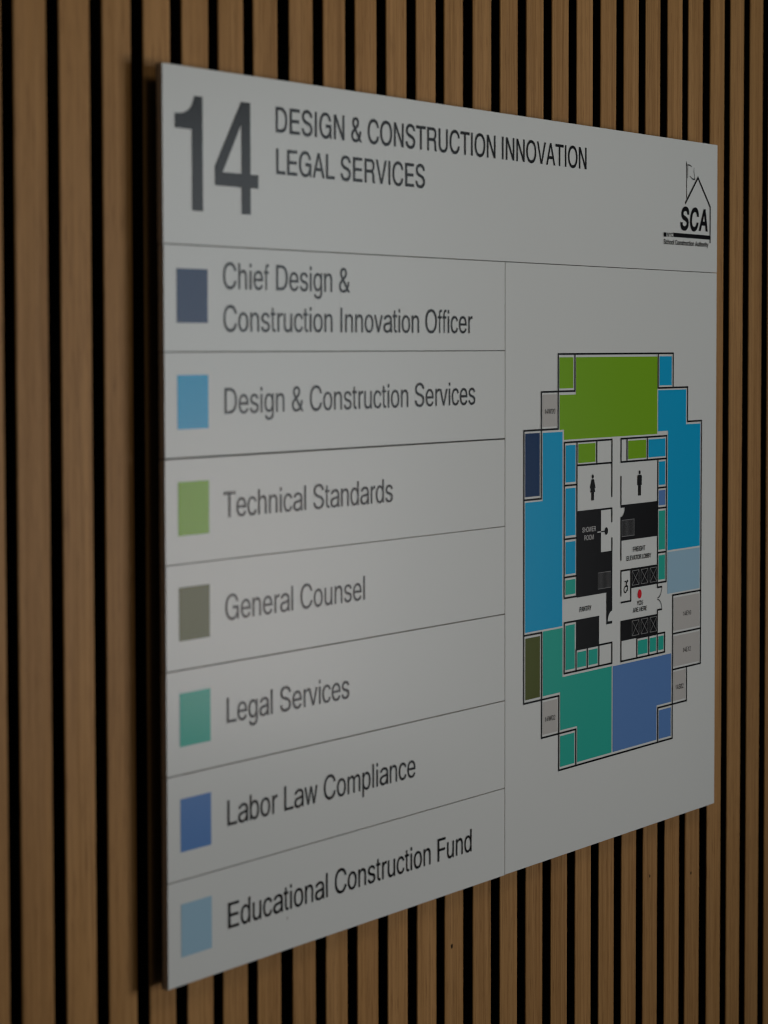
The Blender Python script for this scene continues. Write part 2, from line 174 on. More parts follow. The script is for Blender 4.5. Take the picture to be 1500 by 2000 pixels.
INK_ROUGH, INK_GLOSS = 0.195, 0.0046
def ink(name, col):
    """matte printed film on the panel: nearly all diffuse, with a faint satin sheen and slightly uneven ink"""
    m, nt, b = new_mat(name)
    nt.nodes.remove(b)
    out = nt.nodes['Material Output']
    mp = coords(nt, (1, 1, 1))
    n1 = noise(nt, mp.outputs[0], 5, 1)
    r1 = ramp(nt, n1.outputs['Fac'], [(0.0, tuple(c * 0.985 for c in col)), (1.0, tuple(min(1, c * 1.015) for c in col))])
    n2 = noise(nt, mp.outputs[0], 4, 1)
    r2 = ramp(nt, n2.outputs['Fac'], [(0.0, INK_ROUGH - 0.02), (1.0, INK_ROUGH + 0.02)])
    d = nt.nodes.new('ShaderNodeBsdfDiffuse')
    g = nt.nodes.new('ShaderNodeBsdfAnisotropic')
    x = nt.nodes.new('ShaderNodeMixShader')
    x.inputs[0].default_value = INK_GLOSS
    nt.links.new(r1.outputs['Color'], d.inputs['Color'])
    g.inputs['Color'].default_value = (1, 1, 1, 1)
    nt.links.new(r2.outputs['Color'], g.inputs['Roughness'])
    nt.links.new(d.outputs[0], x.inputs[1]); nt.links.new(g.outputs[0], x.inputs[2])
    nt.links.new(x.outputs[0], out.inputs['Surface'])
    return m

PANEL_WHITE = ink('panel_white', (0.715, 0.73, 0.705))
BLACK = ink('black_ink', (0.007, 0.007, 0.008))
PALE = ink('pale_print', (0.55, 0.55, 0.54))
THIN = ink('thin_pale_print', (0.26, 0.26, 0.26))
NAVY = ink('navy_ink', (0.004, 0.036, 0.118))
BLUE = ink('blue_ink', (0.003, 0.385, 0.68))
GREEN = ink('green_ink', (0.205, 0.44, 0.010))
OLIVE = ink('olive_ink', (0.086, 0.105, 0.016))
TEAL = ink('teal_ink', (0.024, 0.43, 0.335))
PERI = ink('periwinkle_ink', (0.112, 0.245, 0.54))
PALEBLUE = ink('pale_blue_ink', (0.345, 0.54, 0.67))
GREY = ink('grey_ink', (0.53, 0.51, 0.48))
RED = ink('red_ink', (0.68, 0.012, 0.025))

def make_edge():
    m, nt, b = new_mat('panel_edge')
    mp = coords(nt, (200, 200, 12))
    n = noise(nt, mp.outputs[0], 6, 3)
    r = ramp(nt, n.outputs['Fac'], [(0.3, (0.42, 0.36, 0.31)), (0.7, (0.50, 0.44, 0.38))])
    nt.links.new(r.outputs['Color'], b.inputs['Base Color'])
    b.inputs['Roughness'].default_value = 0.6
    return m
EDGE = make_edge()

def make_veneer():
    m, nt, b = new_mat('oak_veneer')
    tc = nt.nodes.new('ShaderNodeTexCoord')
    inf = nt.nodes.new('ShaderNodeObjectInfo')
    off = nt.nodes.new('ShaderNodeVectorMath'); off.operation = 'SCALE'
    off.inputs[0].default_value = (7.3, 3.1, 19.7)
    nt.links.new(inf.outputs['Random'], off.inputs['Scale'])
    add = nt.nodes.new('ShaderNodeVectorMath'); add.operation = 'ADD'
    nt.links.new(tc.outputs['Object'], add.inputs[0])
    nt.links.new(off.outputs[0], add.inputs[1])
    def layer(scale, nscale, detail=4, rough=0.55, dist=0.0):
        mp = nt.nodes.new('ShaderNodeMapping'); mp.inputs['Scale'].default_value = scale
        nt.links.new(add.outputs[0], mp.inputs['Vector'])
        n = noise(nt, mp.outputs[0], nscale, detail, rough)
        n.inputs['Distortion'].default_value = dist
        return n
    broad = layer((40, 40, 1.6), 1.0, 3, 0.5, 0.3)       # slow tone drift along and across a slat
    band = layer((260, 260, 2.2), 1.0, 4, 0.6, 0.2)      # growth rings, 2 to 5 mm
    fine = layer((900, 900, 9), 1.0, 3, 0.6)             # fine straight grain
    pore = layer((1700, 1700, 42), 1.0, 2, 0.5)          # short dark pores
    base = ramp(nt, band.outputs['Fac'], [(0.28, (0.365, 0.190, 0.064)), (0.5, (0.432, 0.232, 0.085)), (0.74, (0.488, 0.270, 0.106))])
    def mul(a, fac_ramp):
        x = nt.nodes.new('ShaderNodeMix'); x.data_type = 'RGBA'; x.blend_type = 'MULTIPLY'
        x.inputs[0].default_value = 1.0
        nt.links.new(a, x.inputs[6]); nt.links.new(fac_ramp.outputs['Color'], x.inputs[7])
        return x.outputs[2]
    c = mul(base.outputs['Color'], ramp(nt, broad.outputs['Fac'], [(0.3, (0.90, 0.88, 0.86)), (0.7, (1.07, 1.08, 1.09))]))
    c = mul(c, ramp(nt, fine.outputs['Fac'], [(0.36, (0.76, 0.73, 0.70)), (0.52, 1.0), (0.7, 1.06)]))
    c = mul(c, ramp(nt, pore.outputs['Fac'], [(0.30, (0.55, 0.50, 0.46)), (0.42, 1.0)]))
    # each slat was cut from another sheet: a slightly different tone
    tone = ramp(nt, inf.outputs['Random'], [(0.0, (0.93, 0.92, 0.91)), (0.5, (1.0, 1.0, 1.0)), (1.0, (1.06, 1.05, 1.05))])
    c = mul(c, tone)
    nt.links.new(c, b.inputs['Base Color'])
    b.inputs['Roughness'].default_value = 0.55
    b.inputs['Specular IOR Level'].default_value = 0.0
    bp = nt.nodes.new('ShaderNodeBump'); bp.inputs['Strength'].default_value = 0.25
    bp.inputs['Distance'].default_value = 0.0002
    nt.links.new(fine.outputs['Fac'], bp.inputs['Height'])
    nt.links.new(bp.outputs['Normal'], b.inputs['Normal'])
    # thin matt lacquer: a faint sheen over the wood
    out = nt.nodes['Material Output']
    g = nt.nodes.new('ShaderNodeBsdfAnisotropic'); g.inputs['Roughness'].default_value = 0.38
    g.inputs['Color'].default_value = (1, 1, 1, 1)
    x = nt.nodes.new('ShaderNodeMixShader'); x.inputs[0].default_value = 0.003
    nt.links.new(bp.outputs['Normal'], g.inputs['Normal'])
    nt.links.new(b.outputs[0], x.inputs[1]); nt.links.new(g.outputs[0], x.inputs[2])
    nt.links.new(x.outputs[0], out.inputs['Surface'])
    return m
VENEER = make_veneer()

def make_dark(name, v, rough, sc):
    m, nt, b = new_mat(name)
    mp = coords(nt, (1, 1, 1))
    n = noise(nt, mp.outputs[0], sc, 3)
    r = ramp(nt, n.outputs['Fac'], [(0.3, (v * 0.7,) * 3), (0.7, (v * 1.3,) * 3)])
    nt.links.new(r.outputs['Color'], b.inputs['Base Color'])
    b.inputs['Roughness'].default_value = rough
    b.inputs['Specular IOR Level'].default_value = 0.1
    return m
CORE = make_dark('black_core_board', 0.0035, 0.9, 300)
FELT = make_dark('black_felt', 0.004, 1.0, 900)
HOLE = make_dark('dark_hole', 0.002, 1.0, 500)

# ------------------------------------------------------------------ slat wall
SLAT_Y = 14 * MM          # slat fronts behind the sign's face
SLAT_D = 12 * MM
WALL_H = 2.7
EDGES = [-134.5, -123.1, -93.6, -81.5, -52.5, -40.3, -11.9, 0.7, 28.4, 40.8, 69.3, 80.3, 108.4, 119.7, 147.7, 161.7,
         190.1, 202.9, 230.6, 243.4, 271.1, 284.1, 311.5, 324.6, 352.1, 364.2, 391.5, 406.0, 433.6, 447.3, 474.8, 488.4,
         516.0, 529.8, 557.5, 571.1, 598.8, 612.4, 640.2, 653.7, 681.1, 693.9, 721.5, 735.6, 764.4, 776.2, 805.2, 820.6,
         849.7, 862.4, 891.2, 904.3, 932.7]
slats = [(EDGES[i], EDGES[i + 1]) for i in range(1, len(EDGES) - 1, 2)]
x = EDGES[0]
while x > -620:
    slats.insert(0, (x - 28.4, x)); x -= 41.4
x = EDGES[-1] + 13.2
while x < 1950:
    slats.append((x, x + 28.2)); x += 41.2

wall = empty('slat_wall', (0.4, SLAT_Y, 0))
tag(wall, 'wall of vertical oak veneer slats with black gaps behind the white directory sign', 'wall')
x0, x1 = slats[0][0] * MM - 0.006 - 0.4, slats[-1][1] * MM + 0.006 - 0.4
bm = bmesh.new()
bmesh.ops.create_cube(bm, size=1)
bmesh.ops.scale(bm, vec=(x1 - x0, 9 * MM, WALL_H), verts=bm.verts)
bmesh.ops.translate(bm, vec=((x0 + x1) / 2, SLAT_D + 4.5 * MM, WALL_H / 2), verts=bm.verts)
me = bpy.data.meshes.new('backing'); bm.to_mesh(me); bm.free()
link_mesh('backing', me, FELT, wall)

def slat_mesh(w):
    """black core board with a folded veneer face; small rounded long edges"""
    r = 0.7 * MM
    prof = [(-w / 2, SLAT_D), (-w / 2, r), (-w / 2 + 0.3 * r, 0.3 * r), (-w / 2 + r, 0), (w / 2 - r, 0), (w / 2 - 0.3 * r, 0.3 * r), (w / 2, r), (w / 2, SLAT_D)]
    bm = bmesh.new()
    lo = [bm.verts.new((px, py, 0)) for px, py in prof]
    hi = [bm.verts.new((px, py, WALL_H)) for px, py in prof]
    n = len(prof)
    for i in range(n):
        j = (i + 1) % n
        f = bm.faces.new((lo[i], lo[j], hi[j], hi[i]))
        f.material_index = 0 if i in (1, 2, 3, 4, 5) else 1
    f = bm.faces.new(lo[::-1]); f.material_index = 1
    f = bm.faces.new(hi); f.material_index = 1
    bmesh.ops.recalc_face_normals(bm, faces=bm.faces)
    me = bpy.data.meshes.new('slat'); bm.to_mesh(me); bm.free()
    return me

slat_objs = []
for a, b in slats:
    o = link_mesh('slat', slat_mesh((b - a) * MM), [VENEER, CORE], wall)
    o.location = ((a + b) / 2 * MM - 0.4, 0, 0)
    slat_objs.append((a, b, o))

for hx, hz, hr in HOLES:
    for a, b, o in slat_objs:
        if a < hx < b:
            bm = bmesh.new()                      # countersunk pin hole: a shallow dark dish with a rim
            seg = 14
            rings = []
            for rr, yy in ((hr, -0.00012), (hr * 0.8, -0.0001), (hr * 0.5, -0.00006), (0.0002, -0.00005)):
                rings.append([bm.verts.new((rr * math.cos(2 * math.pi * k / seg), yy, 1.35 * rr * math.sin(2 * math.pi * k / seg))) for k in range(seg)])
            for r0, r1 in zip(rings, rings[1:]):
                for k in range(seg):
                    bm.faces.new((r0[k], r0[(k + 1) % seg], r1[(k + 1) % seg], r1[k]))
            bm.faces.new(rings[-1])
            me = bpy.data.meshes.new('pin_hole'); bm.to_mesh(me); bm.free()
            h = link_mesh('pin_hole', me, HOLE, o)
            h.location = (hx * MM - (a + b) / 2 * MM, 0, ZOFF + hz * MM)

# ------------------------------------------------------------------ the sign
sign = empty('directory_sign', (W / 2, 0, ZOFF))
tag(sign, 'white office floor directory panel with black lettering and coloured floor plan on slat wall', 'sign')

def strip(name, xa, xb, za, zb, yf, t):
    """one insert of the modular panel: satin white face, eased front edges; limits in millimetres"""
    bm = bmesh.new()
    bmesh.ops.create_cube(bm, size=1)
    bmesh.ops.scale(bm, vec=((xb - xa) * MM, t, (zb - za) * MM), verts=bm.verts)
    bmesh.ops.translate(bm, vec=((xa + xb) / 2 * MM - W / 2, yf + t / 2, (za + zb) / 2 * MM), verts=bm.verts)
    front = [e for e in bm.edges if all(v.co.y < yf + 1e-6 for v in e.verts)]
    bmesh.ops.bevel(bm, geom=front, offset=0.22 * MM, segments=2, affect='EDGES', profile=0.5)
    for f in bm.faces:
        f.material_index = 0 if f.normal.y < -0.3 else 1
    me = bpy.data.meshes.new(name); bm.to_mesh(me); bm.free()
    return link_mesh(name, me, [PANEL_WHITE, EDGE], sign)

ST = 4 * MM
JOINTS = [(452.5, 0.50), (387.6, 0.50), (323.1, 0.95), (258.7, 0.42), (194.0, 0.62), (129.9, 0.60), (64.9, 0.52)]    # height, gap
RIGHT = 804.6
strip('header_strip', 0, RIGHT, JOINTS[0][0] + JOINTS[0][1] / 2, 560, 0, ST)
for i in range(7):
    top = JOINTS[i][0] - JOINTS[i][1] / 2
    low = JOINTS[i + 1][0] + JOINTS[i + 1][1] / 2 if i < 6 else 0
    strip('entry_strip', 0.35 + 0.1 * (i % 2), 428.9, low, top, (0.02, 0.0, 0.05, 0.0, 0.03, 0.01, 0.04)[i] * MM, ST)
strip('plan_panel', 429.45, RIGHT - 0.2, 0.3, JOINTS[0][0] - JOINTS[0][1] / 2, 0.02 * MM, ST)
bm = bmesh.new()
bmesh.ops.create_cube(bm, size=1)
bmesh.ops.scale(bm, vec=(W - 1.2 * MM, 1.0 * MM, H - 1.2 * MM), verts=bm.verts)
bmesh.ops.translate(bm, vec=(0, ST + 0.65 * MM, H / 2), verts=bm.verts)
me = bpy.data.meshes.new('backing_plate'); bm.to_mesh(me); bm.free()
link_mesh('backing_plate', me, CORE, sign)
# standoff mounting rails hidden behind the panel
for zz in (0.12, 0.44):
    bm = bmesh.new()
    bmesh.ops.create_cube(bm, size=1)
    bmesh.ops.scale(bm, vec=(W * 0.8, SLAT_Y - 5 * MM, 0.03), verts=bm.verts)
    bmesh.ops.translate(bm, vec=(0, (SLAT_Y + 5 * MM) / 2, zz), verts=bm.verts)
    me = bpy.data.meshes.new('mounting_rail'); bm.to_mesh(me); bm.free()
    link_mesh('mounting_rail', me, CORE, sign)

L1, L2, L3, L4, L5 = -0.00010, -0.00018, -0.00026, -0.00034, -0.00042     # print layers in front of the face

def poly_fill(name, loops, y, mat, parent):
    """flat filled shape on the sign; loops in millimetres from the sign's lower left corner, holes by winding"""
    vs, es = [], []
    for l in loops:
        k = len(vs)
        vs += [Vector(q) for q in l]
        es += [(k + i, k + (i + 1) % len(l)) for i in range(len(l))]
    out = delaunay_2d_cdt(vs, es, [], 0, 1e-5)
    ov, of = out[0], out[2]
    def winding(c):
        w = 0
        for l in loops:
            for i in range(len(l)):
                p, q = l[i - 1], l[i]
                if (p[1] <= c.y) != (q[1] <= c.y):
                    if p[0] + (c.y - p[1]) / (q[1] - p[1]) * (q[0] - p[0]) > c.x:
                        w += 1 if q[1] > p[1] else -1
        return w
    bm = bmesh.new()
    bv = {}
    def vert(i):
        if i not in bv:
            bv[i] = bm.verts.new((ov[i].x * MM - W / 2, y, ov[i].y * MM))
        return bv[i]
    for f in of:
        c = sum((ov[i] for i in f), Vector((0, 0))) / len(f)
        if winding(c) != 0:
            g = bm.faces.new([vert(i) for i in f])
            g.normal_update()
            if g.normal.y > 0: g.normal_flip()
    me = bpy.data.meshes.new(name); bm.to_mesh(me); bm.free()
    return link_mesh(name, me, mat, parent)

def quads(name, rects, y, mat, parent):
    """rects: (x0, x1, z0, z1[, dy]) in millimetres"""
    bm = bmesh.new()
    for r in rects:
        xa, xb, za, zb = r[:4]
        yy = y + (r[4] if len(r) > 4 else 0)
        bm.faces.new([bm.verts.new((px * MM - W / 2, yy, pz * MM)) for px, pz in ((xa, za), (xb, za), (xb, zb), (xa, zb))])
    me = bpy.data.meshes.new(name); bm.to_mesh(me); bm.free()
    return link_mesh(name, me, mat, parent)

def ccw(l):
    return l if sum(l[i - 1][0] * l[i][1] - l[i][0] * l[i - 1][1] for i in range(len(l))) > 0 else l[::-1]

def stroke(pts, w):
    """outline polygon of a polyline with mitred joints; w is a width or one width per point"""
    n = len(pts)
    ws = [w] * n if not isinstance(w, (list, tuple)) else w
    L, R = [], []
    for i in range(n):
        p = Vector(pts[i])
        a = Vector(pts[i - 1]) if i > 0 else None
        b = Vector(pts[(i + 1) % n]) if i < n - 1 else None
        d1 = (p - a).normalized() if a is not None else (b - p).normalized()
        d2 = (b - p).normalized() if b is not None else d1
        n1, n2 = Vector((-d1.y, d1.x)), Vector((-d2.y, d2.x))
        m = (n1 + n2)
        m = m.normalized() if m.length > 1e-6 else n1
        k = 1 / max(0.35, m.dot(n1))
        L.append(tuple(p + m * (ws[i] / 2 * k))); R.append(tuple(p - m * (ws[i] / 2 * k)))
    return [ccw(L + R[::-1])]

def arc(cx, cz, r, a0, a1, n=14):
    return [(cx + r * math.cos(math.radians(a0 + (a1 - a0) * i / n)), cz + r * math.sin(math.radians(a0 + (a1 - a0) * i / n))) for i in range(n + 1)]

def ellipse(cx, cz, rx, rz, n=28):
    return [(cx + rx * math.cos(2 * math.pi * i / n), cz + rz * math.sin(2 * math.pi * i / n)) for i in range(n)]

def offset_loop(l, d):
    """grow a glyph outline by d units (bolder letters)"""
    if abs(d) < 1e-6: return l
    n = len(l); out = []
    for i in range(n):
        p, a, b = Vector(l[i]), Vector(l[i - 1]), Vector(l[(i + 1) % n])
        d1, d2 = (p - a).normalized(), (b - p).normalized()
        n1, n2 = Vector((-d1.y, d1.x)), Vector((-d2.y, d2.x))
        m = n1 + n2
        m = m.normalized() if m.length > 1e-6 else n1
        k = 1 / max(0.6, m.dot(n1))
        out.append(tuple(p + m * d * k))
    return out

GL = {}
for ch, (adv, s) in GLYPHS.items():
    GL[ch] = (adv, [[tuple(float(v) for v in p.split(',')) for p in l.split()] for l in s.split('|')])

def area2(l):
    return sum(l[i - 1][0] * l[i][1] - l[i][0] * l[i - 1][1] for i in range(len(l)))

def text_loops(t, xa, xb, base, cap, bold=0.0, shear=0.0, track=0.0):
    """letter outlines set so that the ink spans xa..xb (mm) on the given baseline"""
    loops, pen = [], 0.0
    for ch in t:
        if ch == ' ':
            pen += 278 + track; continue
        adv, ls = GL[ch]
        outer = max(ls, key=lambda l: abs(area2(l)))
        sgn = -1 if area2(outer) > 0 else 1            # left normal points outwards on a clockwise loop
        for l in ls:
            q = offset_loop(l, bold * sgn)
            loops.append([(px + pen + shear * pz, pz) for px, pz in q])
        pen += adv + track + bold
    mn = min(p[0] for l in loops for p in l); mx = max(p[0] for l in loops for p in l)
    sx = (xb - xa) / (mx - mn)
    sz = cap / (718.0 + 2 * bold)
    return [[(xa + (px - mn) * sx, base + (pz + bold) * sz) for px, pz in l] for l in loops]

def text(name, t, xa, xb, base, cap, y, mat, parent, bold=0.0, shear=0.0):
    return poly_fill(name, text_loops(t, xa, xb, base, cap, bold, shear), y, mat, parent)

# floor number
one = [(30.5, 473.4), (42.0, 473.4), (42.0, 542.8), (33.2, 542.8)] + [(32.0, 539.4), (30.0, 536.4), (27.0, 533.9), (22.0, 532.0), (17.0, 531.4), (12.7, 531.3), (12.7, 522.4), (30.5, 522.4)]
four_out = [(84.3, 473.4), (94.5, 473.4), (94.5, 489.9), (103.3, 489.9), (103.3, 498.4), (94.5, 498.4), (94.5, 543.0), (84.2, 543.0), (55.0, 501.6), (55.0, 489.9), (84.3, 489.9)]
four_in = [(84.3, 498.4), (63.5, 498.4), (84.3, 529.0)]
poly_fill('floor_number', [one, four_out, four_in], L2, BLACK, sign)

# headings
text('heading', 'DESIGN & CONSTRUCTION INNOVATION', 123.6, 560.1, 526.6, 16.4, L2, BLACK, sign, bold=9)
text('heading', 'LEGAL SERVICES', 124.0, 312.3, 500.3, 16.2, L2, BLACK, sign, bold=9)

# legend
SW = [(NAVY, 405.3, 'dark navy blue colour square'), (BLUE, 340.8, 'bright sky blue colour square'), (GREEN, 276.0, 'lime green colour square'), (OLIVE, 211.8, 'dark olive green colour square'),
      (TEAL, 147.1, 'teal green colour square'), (PERI, 82.3, 'periwinkle blue colour square'), (PALEBLUE, 17.4, 'pale blue colour square')]
for i, (m_, z_, lb) in enumerate(SW):
    xs = 13.6 + 0.12 * i
    o = quads('colour_swatch', [(xs, xs + 32.9, z_, z_ + 32.8)], L1, m_, sign)
    o['label'] = lb
ENT = [('Chief Design &', 63.5, 212.9, 426.6, 16.2), ('Construction Innovation Officer', 63.6, 379.9, 400.2, 16.2),
       ('Design & Construction Services', 64.3, 384.0, 349.1, 16.2), ('Technical Standards', 62.6, 268.0, 284.7, 16.0),
       ('General Counsel', 63.9, 231.0, 220.4, 16.0), ('Legal Services', 65.0, 210.7, 155.9, 16.0),
       ('Labor Law Compliance', 65.0, 298.1, 91.1, 16.2), ('Educational Construction Fund', 65.2, 378.6, 26.0, 16.3)]
for t_, xa, xb, bs, cp in ENT:
    text('entry_text', t_, xa, xb, bs, cp, L2, BLACK, sign, bold=2)
# a small scuff in the film under the last entry
poly_fill('scuff', [ellipse(133.6, 20.6, 0.9, 1.1, 9)], L1, GREY, sign)

# ------------------------------------------------------------------ the emblem at upper right
em = poly_fill('emblem', stroke([(740.2, 508.2), (765.2, 530.6), (790.0, 507.4), (790.0, 477.2)], 2.0), L2, BLACK, sign)
poly_fill('flag_pole', stroke([(742.5, 543.2), (742.4, 540.8), (742.6, 536.0), (742.8, 512.4)], [0.3, 1.5, 0.9, 0.8]), L3, BLACK, em)
poly_fill('flag', stroke([(744.9, 529.2), (745.1, 535), (745.0, 540.2), (749.0, 540.1), (753.2, 538.9)], [0.5, 0.8, 1.0, 1.0, 0.3])
          + stroke([(757.4, 538.4), (757.1, 534.8), (758.3, 531.5), (758.6, 528.8), (754.5, 529.0), (748.6, 531.2)], [0.3, 0.8, 0.7, 1.0, 1.0, 0.4]), L2, BLACK, em)
quads('emblem_bar', [(698.7, 704.2, 479.7, 483.2), (717.4, 789.2, 480.0, 483.5)], L3, BLACK, em)
lp = text_loops('S', 731.0, 748.2, 486.2, 19.2, bold=38, shear=0.14) + text_loops('C', 749.6, 767.4, 486.2, 19.2, bold=38, shear=0.14) + text_loops('A', 766.8, 785.2, 486.6, 18.5, bold=34, shear=0.14)
poly_fill('emblem_letters', lp, L2, BLACK, em)
text('emblem_caption', 'NYC', 705.8, 716.5, 479.8, 3.4, L2, BLACK, em, bold=12)
text('emblem_caption', 'School Construction Authority', 698.8, 786.4, 473.7, 4.0, L2, BLACK, em, bold=24)

# ------------------------------------------------------------------ the floor plan
T = 1.7
VW = [(458.2, 124.0, 328.7), (486.0, 276.2, 356.9), (486.9, 94.6, 175.6), (513.4, 327.7, 385.4), (515.2, 66.3, 124.6), (541.1, 356.3, 385.0),
      (543.9, 66.5, 95.5), (523.7, 198.1, 317.9), (524.1, 139.8, 179.6), (544.9, 197.6, 317.4), (544.0, 140.4, 157.0), (578.8, 299.0, 317.4),
      (605.4, 272.1, 317.9), (605.5, 252.1, 263.4), (605.8, 228.9, 240.1), (606.2, 139.8, 157.2), (621.7, 298.7, 317.9), (621.7, 264.0, 288.0),
      (621.9, 220.6, 255.3), (622.1, 192.0, 212.9), (622.5, 139.6, 172.4), (632.4, 299.1, 317.4), (669.7, 299.1, 317.4), (689.5, 194.0, 299.0),
      (689.7, 140.2, 175.9), (689.6, 356.4, 385.0), (718.2, 356.6, 385.4), (746.5, 327.8, 357.3), (774.4, 123.3, 328.8), (706.1, 197.5, 318.0),
      (640.1, 186.8, 212.4), (563.2, 140.4, 156.8), (583.3, 140.4, 156.8), (651.5, 140.0, 155.8), (673.7, 140.0, 155.9), (703.8, 139.5, 156.7),
      (719.0, 66.4, 186.0), (746.7, 94.6, 123.6), (691.1, 66.8, 95.2)]
HW = [(384.9, 512.8, 718.8), (356.5, 485.5, 541.7), (328.1, 457.6, 514.0), (356.8, 689.0, 747.1), (328.3, 745.9, 775.0), (317.4, 523.1, 606.0),
      (317.5, 621.1, 706.7), (299.2, 544.9, 606.0), (299.0, 621.1, 706.6), (276.4, 457.7, 486.6), (284.5, 523.7, 545.4), (243.4, 523.7, 545.4),
      (214.1, 523.7, 545.4), (263.2, 544.9, 606.1), (264.1, 621.1, 689.8), (237.1, 621.4, 689.8), (275.5, 689.5, 706.6), (258.9, 689.5, 706.6),
      (222.5, 689.5, 706.6), (212.4, 621.5, 690.0), (197.9, 640.0, 706.7), (198.2, 523.1, 545.5), (187.1, 622.0, 640.7), (194.2, 689.0, 698.3),
      (175.7, 689.2, 698.3), (179.2, 523.5, 583.6), (156.8, 543.6, 606.8), (140.3, 523.5, 606.8), (140.0, 621.9, 704.4), (156.1, 651.0, 704.4),
      (175.2, 457.6, 487.5), (124.2, 457.6, 515.8), (95.1, 486.3, 544.5), (66.8, 514.6, 719.6), (95.1, 690.5, 747.3), (185.5, 718.4, 775.0),
      (153.4, 718.4, 775.0), (123.7, 718.4, 775.0)]
plan = quads('floor_plan', [(a - T / 2, a + T / 2, z0, z1) for a, z0, z1 in VW] + [(a, b, z - 0.72, z + 0.72, -0.00003) for z, a, b in HW], L3, BLACK, sign)
plan['label'] = 'black wall lines of the coloured floor plan'

def room(mat, *rects):
    for r in rects:
        quads('room', [r], L1, mat, plan)
def room_poly(mat, pts):
    poly_fill('room', [pts], L1, mat, plan)
room_poly(GREEN, [(543.0, 382.4), (543.0, 353.8), (515.7, 353.8), (515.7, 327.3), (523.1, 327.3), (523.1, 319.5), (688.2, 319.5), (688.2, 382.4)])
room(GREEN, (515.3, 538.6, 358.7, 382.4), (547.2, 576.6, 300.9, 315.6), (634.6, 667.6, 300.9, 315.5))
room_poly(BLUE, [(689.8, 355.0), (743.9, 355.0), (743.9, 326.0), (772.1, 326.0), (772.1, 223.2), (708.7, 223.2), (708.7, 321.6), (689.8, 321.6)])
room_poly(BLUE, [(488.3, 325.8), (520.8, 325.8), (520.8, 177.2), (460.4, 177.2), (460.4, 274.5), (488.3, 274.5)])
room(BLUE, (692.0, 715.6, 358.8, 382.5), (671.9, 704.0, 300.9, 315.5), (691.7, 703.9, 277.7, 296.9),
     (526.0, 542.6, 286.8, 315.2), (526.0, 542.6, 245.8, 282.2), (526.1, 542.7, 216.3, 241.1))
room(NAVY, (460.3, 483.6, 278.6, 326.0))
room(OLIVE, (460.8, 484.4, 126.6, 172.9))
room(PERI, (691.7, 703.9, 261.1, 273.3), (693.2, 716.5, 69.1, 92.8))
room_poly(PERI, [(608.0, 137.6), (716.6, 137.6), (716.6, 97.3), (688.9, 97.3), (688.9, 69.1), (608.0, 69.1)])
room_poly(TEAL, [(489.0, 175.8), (521.4, 175.8), (521.4, 137.9), (606.2, 137.9), (606.2, 69.1), (546.2, 69.1), (546.2, 97.3), (517.5, 97.3), (517.5, 126.6), (489.0, 126.6)])
room(TEAL, (517.5, 541.6, 69.1, 92.8), (526.1, 542.7, 200.5, 211.8), (691.8, 703.9, 224.8, 256.6), (691.8, 703.9, 200.2, 220.2),
     (526.3, 541.8, 142.6, 176.9), (546.2, 561.2, 142.6, 154.5), (565.4, 581.2, 142.6, 154.5),
     (653.7, 671.6, 142.3, 153.8), (675.8, 687.6, 142.3, 153.8), (691.8, 701.8, 142.3, 153.8))
room(PALEBLUE, (708.7, 772.2, 187.4, 221.8))
room(GREY, (488.2, 511.5, 330.2, 354.5), (489.1, 513.0, 97.3, 122.0), (721.2, 772.2, 155.6, 183.2), (721.2, 772.2, 125.9, 151.2), (721.2, 744.5, 97.3, 121.6))

# solid black service areas
def core_area(pts):
    poly_fill('service_core', [pts], L2, BLACK, plan)
core_area([(545.0, 263.4), (586.5, 263.4), (586.5, 229.6), (605.9, 229.6), (606.6, 228.8), (606.6, 182.0)] + arc(606.8, 174.0, 8.0, 90, 180, 10)[1:] + [(606.6, 174.0), (606.6, 171.9), (596.3, 171.9), (596.3, 197.1), (545.0, 197.1)])
core_area([(621.2, 264.2), (621.2, 262.6), (628.4, 262.6)] + arc(621.4, 262.4, 7.1, -2, -88, 10) + [(621.2, 255.3), (621.2, 237.1), (689.5, 237.1), (689.5, 264.2)])
core_area([(640.1, 212.6), (640.1, 197.6), (689.5, 197.6), (689.5, 212.6)])
core_area([(622.0, 172.5), (622.0, 156.2), (689.7, 156.2), (689.7, 172.5)])
core_area([(543.9, 179.2), (543.9, 156.9), (583.6, 156.9), (583.6, 179.2)])

def frame_rects(xa, xb, za, zb, t):
    return [(xa, xb, za, za + t), (xa, xb, zb - t, zb), (xa, xa + t, za + t, zb - t), (xb - t, xb, za + t, zb - t)]
def elevator(xa, xb, za, zb):
    t = 0.42
    o = quads('elevator', frame_rects(xa, xb, za, zb, t), L4, THIN, plan)
    d = bmesh.new(); d.from_mesh(o.data)
    for k, (p, q) in enumerate((((xa + t, za + t), (xb - t, zb - t)), ((xa + t, zb - t), (xb - t, za + t)))):
        pts = stroke([p, q], 0.45)[0]
        vs = [d.verts.new((px * MM - W / 2, L4 - 0.00002 * (k + 1), pz * MM)) for px, pz in pts]
        f = d.faces.new(vs); f.normal_update()
        if f.normal.y > 0: f.normal_flip()
    d.to_mesh(o.data); d.free()
for xa in (641.7, 658.2, 674.9):
    elevator(xa, xa + 13.2, 199.2, 211.3)
for xa in (642.0, 658.5, 675.2):
    elevator(xa, xa + 13.2, 158.5, 170.9)
def stairs(xa, xb, za, zb, n):
    t = 0.4
    rc = frame_rects(xa, xb, za, zb, t)
    for k in range(1, n):
        xm = xa + (xb - xa) * k / n
        rc.append((xm - t / 2, xm + t / 2, za + t, zb - t))
    quads('stair_symbol', rc, L4, THIN, plan)
stairs(622.9, 646.0, 239.4, 252.8, 11)
stairs(581.1, 603.6, 200.7, 213.8, 11)

